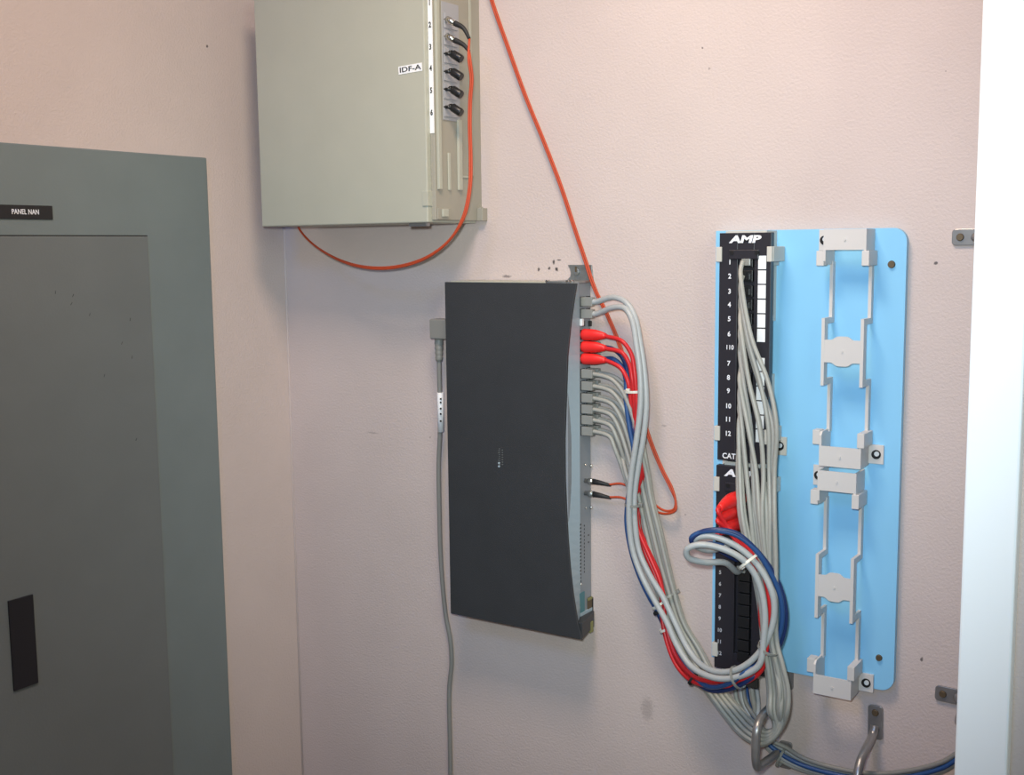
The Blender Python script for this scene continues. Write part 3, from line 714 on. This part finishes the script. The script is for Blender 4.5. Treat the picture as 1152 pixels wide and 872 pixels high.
# --- house cables leaving behind the lower patch panel to the right
H = [('cable', 827, 768, 0), ('cable_pale', 833, 766, 1), ('blue', 839, 766, 2), ('cable', 845, 764, 3), ('cable_pale', 850, 762, 4), ('navy', 836, 764, 5)]
for k, (m_, x, y, _) in enumerate(H):
    o = (k-2.5)
    dd = .012+.006*(k % 3)
    path = [(x+2, 700, .014+.004*(k % 2)), (x+1, 735, .016+.004*(k % 2)), (x, y, .020+.005*(k % 2)), (x+3, 790, .024+.005*(k % 2)), (852+1.4*o, 815, dd+.012), (863+1.8*o, 834-.6*o, dd+.010), (881+1.5*o, 848-2.6*o, dd+.006), (904, 860-2.8*o, dd), (944, 871-2.4*o, dd), (987, 876-2.2*o, dd), (1031, 871-2.2*o, dd), (1062, 862-2.2*o, dd), (1080, 851-2.2*o, dd), (1110, 838-2*o, dd), (1150, 826-2*o, dd)]
    col = {'cable': 'grey', 'cable_pale': 'pale grey', 'blue': 'blue', 'navy': 'dark blue'}[m_]
    pos = ['leftmost', 'second', 'bright', 'fourth', 'rightmost', 'rear'][k]
    lab = {0: 'grey house cable along the bottom, lowest of the bunch going right', 1: 'pale grey house cable along the bottom beside the blue one', 2: 'bright blue house cable running right along the bottom of the wall',
           3: 'grey house cable along the bottom, just above the bright blue one', 4: 'pale grey house cable along the bottom, second from the top of the bunch', 5: 'dark blue house cable along the bottom, topmost of the bunch going right'}[k]
    if k == 5: m_ = 'cable_dark'; lab = 'dark grey house cable along the bottom, topmost of the bunch going right'
    patch_cable(lab, 'house cables leaving to the right', path, MT[m_], .0028, name='house_cable')

# --- orange duplex fibre: ceiling -> switch
gO = 'orange fibre cords'
fib = [(536, -60, .010), (552, 0, .010), (571, 55, .010), (590, 108, .010), (611, 160, .010), (630, 210, .010), (645, 256, .010), (657, 292, .009), (668, 325, .008), (681, 352, .007), (694, 383, .006), (706, 420, .006), (718, 458, .007), (732, 500, .009), (744, 529, .010), (754, 549, .011), (760, 564, .012), (758, 573, .012), (748, 574.5, .011), (734, 566, .008), (715, 552, .012), (700, 544.5, .018)]
for k in range(2):
    f2 = [(x+(k*2.3 if i < 16 else (0, 0)[k]), y+(k*.3 if i < 16 else 0), d+k*.0008) for i, (x, y, d) in enumerate(fib)]
    if k: f2 = f2[:17]+[(760, 574, .015), (750, 578, .014), (737, 575.5, .008), (718, 568, .012), (700, 560, .018)]
    yc = 541.5 if k == 0 else 555.5
    z = Zp(664, yc, .018)
    path = [P(*a) for a in f2]+[Vector((PX+.034, -.018, z-.0018))]
    t = patch_cable('orange fibre cord ending in the %s black connector of the switch' % ('upper' if k == 0 else 'lower'), gO, path, MT['orange'], .0015, name='fiber_cord')
    mb = MB(); mb.tube([Vector((PX, -.018, z)), Vector((PX+.006, -.018, z)), Vector((PX+.0061, -.018, z)), Vector((PX+.013, -.018, z))], .004, 14, rs=[.0030, .0030, .0042, .0042]); mb.build('connector', MT['chrome'] if k == 0 else MT['galv'], t)
    mb = MB(); mb.tube([Vector((PX+.013, -.018, z)), Vector((PX+.022, -.018, z-.0005)), Vector((PX+.038, -.018, z-.0022))], .003, 14, rs=[.0038, .0032, .0018]); mb.build('boot', MT['black_rough'], t)
# loop hanging from the fibre box: two strands
for k in range(2):
    py = ys[k]; q = side_pt(499.5, py-3); z0 = q.z
    base = Vector((XS, q.y, z0))
    c1 = base+Vector((.004, 0, 0)); c2 = base+Vector((.0160, .001, -.0062)); c3 = base+Vector((.028, .0025, -.013 if k == 0 else -.0125)); c4 = base+Vector((.036, .004, -.027 if k == 0 else -.0215))
    dd_ = -q.y
    dl = lambda px, py_, d: P(px+(k*2.0), py_, d)
    path = [c4, dl(527, 66, .083), dl(529.5, 88, .080), dl(528, 112, .078), dl(527.5, 140, .078), dl(528.5, 180, .080), dl(527.5, 212, .084), dl(521, 243, .088), P(508-k*.5, 267+k*1.4, .088), P(487-k*.5, 285+k*1.6, .085), P(462, 296+k*1.6, .080), P(430, 301+k*1.7, .074), P(398+k, 297.5+k*1.5, .068), P(370+k, 286.5+k*1.0, .062), P(349, 272, .058), P(337, 258, .056), P(333.5, 249, .056)]
    t = patch_cable('orange fibre cord looping under the fibre box from its %s connector' % ('top' if k == 0 else 'second'), gO, path, MT['orange'], .0015, name='fiber_cord')
    MB().tube([base, c1, c1+Vector((.0005, 0, 0)), c1.lerp(c2, .5), c2], .0035, 14, rs=[.0022, .0022, .0042, .0042, .0032]).build('connector', MT['chrome'], t)
    MB().tube(spline([c2, c3, c4], 6), .003, 14, rs=[.0036-.0016*i/12 for i in range(13)]).build('boot', MT['black_rough'], t)

# ------------------------------------------------------------------ ties
def tie(label, p, axis, r, m_='tie', tail=None, head=True, name='cable_tie', w=.0015, sx=1.0):
    """strap loop around point p, perpendicular to axis, with its square head"""
    p = Vector(p); axis = Vector(axis).normalized(); a = axis.cross(Vector((0, 1, 0))).normalized(); b = axis.cross(a)
    t = thing(name, tuple(p), label, 'cable tie', 'cable ties on the bundles')
    pts = [p+a*(r*sx*math.cos(k*math.pi/12))+b*(r*math.sin(k*math.pi/12)) for k in range(25)]
    mb = MB(); n = len(pts)
    vs = []
    for q in pts:
        o = (q-p).normalized()
        vs += [q-axis*w, q+axis*w, q+axis*w+o*.0009, q-axis*w+o*.0009]
    fs = [[i*4+j, i*4+(j+1)%4, (i+1)*4+(j+1)%4, (i+1)*4+j] for i in range(n-1) for j in range(4)]
    mb.add(vs, fs).build('strap', MT[m_], t)
    if head:
        s_ = -1 if tail is None else tail
        h = p+a*(s_*r*sx*.92)+b*(-r*.4); q = .0026
        hb = MB(); vs = [h+a*(i*q)+b*(j*q)+axis*(k_*q) for i in (-1, 1) for j in (-1, 1) for k_ in (-1, 1)]
        hb.add(vs, [(0,1,3,2),(4,6,7,5),(0,4,5,1),(2,3,7,6),(0,2,6,4),(1,5,7,3)]).build('head', MT[m_], t, .0006)
    return t
tie('white tie around the red and grey cords near the red plugs', P(715, 440, .034), P(716, 450, .034)-P(715, 430, .034), .013, sx=1.05)
tie('translucent tie where the thick cords pinch together beside the fibre connectors', P(712, 568, .044), (0, 0, 1), .0095, 'clear')
tie('white tie on the red and blue cords, left of the long bundle', P(741, 681, .044), P(747, 690, .044)-P(736, 672, .044), .0085, tail=-1)
tie('black tie on the red cords just below a white tie', P(742, 688, .043), P(747, 697, .044)-P(738, 680, .044), .0075, 'rubber')
tie('white tie with its end sticking out left of the red cords', P(749, 708, .043), P(753, 716, .044)-P(746, 700, .044), .0075)
tie('clear tie around the thin grey bundle left of the blue board', P(752, 671, .024), P(757, 680, .024)-P(747, 662, .024), .0125, 'clear', tail=1)
tie('black tie at the lowest bend of the red cords', P(780, 763, .062), P(788, 769, .062)-P(772, 756, .062), .0085, 'rubber')
tie('clear tie on the bottom of the loop in front of the patch panel', P(829, 762, .090), P(838, 760, .09)-P(820, 765, .09), .0125, 'clear')
tie('ivory tie with a square head on the loop above the patch panel numbers', P(842, 632, .103), P(850, 642, .103)-P(834, 622, .103), .0125, 'tie', tail=-1)
tie('pale tie on the right side of the loop', P(864, 730, .092), P(868, 722, .09)-P(860, 738, .09), .0115, 'clear', tail=1)
tie('clear tie around the house cables at the bottom edge', P(880, 851, .022), P(888, 856, .022)-P(872, 846, .022), .0135, 'clear')
# black hook-and-loop strap end under the panel
a = P(847, 769, .062)
MB().box((a.x-.011, a.y, a.z-.006), (a.x+.006, a.y+.004, a.z+.006)).build('strap_end', MT['rubber'], None, .001)
tag(bpy.data.objects['strap_end'], 'black strap end sticking out below the lower patch panel', 'strap')

# ------------------------------------------------------------------ light
def area(name, loc, target, sx, sy, power, col):
    l = bpy.data.lights.new(name, 'AREA'); l.shape = 'RECTANGLE'; l.size = sx; l.size_y = sy; l.energy = power; l.color = col
    o = bpy.data.objects.new(name, l); COL.objects.link(o); o.location = loc
    o.rotation_euler = (Vector(target)-Vector(loc)).to_track_quat('-Z', 'Y').to_euler(); return o
area('ceiling_lamp', (.72, -.62, 2.2), (.72, -.62, 0), .3, .3, 10.8, (1.0, .79, .60))
area('hall_lamp', (2.2, -1.6, 1.9), (.9, 0, 1.3), .5, .9, 8.0, (.82, 1.0, .80))
area('blue_fill_lamp', (.9, -2.2, 2.6), (0, -.4, 1.8), .4, .4, 9.0, (.05, .30, 1.0))  # blue fill added behind the camera, colour fitted to balance the wall tones
l = bpy.data.lights.new('camera_flash', 'SPOT'); l.energy = 49; l.color = (.82, .97, 1.0); l.spot_size = math.radians(64); l.spot_blend = 1.0; l.shadow_soft_size = .02
o = bpy.data.objects.new('camera_flash', l); COL.objects.link(o); o.location = CAM+UP*.05-RT*.03
o.rotation_euler = (P(675, 365, 0)-o.location).to_track_quat('-Z', 'Y').to_euler()
w = bpy.data.worlds.new('world'); SC.world = w; w.use_nodes = True
w.node_tree.nodes['Background'].inputs[0].default_value = (.8, .85, 1, 1); w.node_tree.nodes['Background'].inputs[1].default_value = .05

vs_ = SC.view_settings; vs_.view_transform = 'Standard'; vs_.look = 'None'; vs_.gamma = 1; vs_.exposure = 0.0; vs_.use_curve_mapping = False
for o in list(bpy.data.objects):
    if '_w' in o: del o['_w']
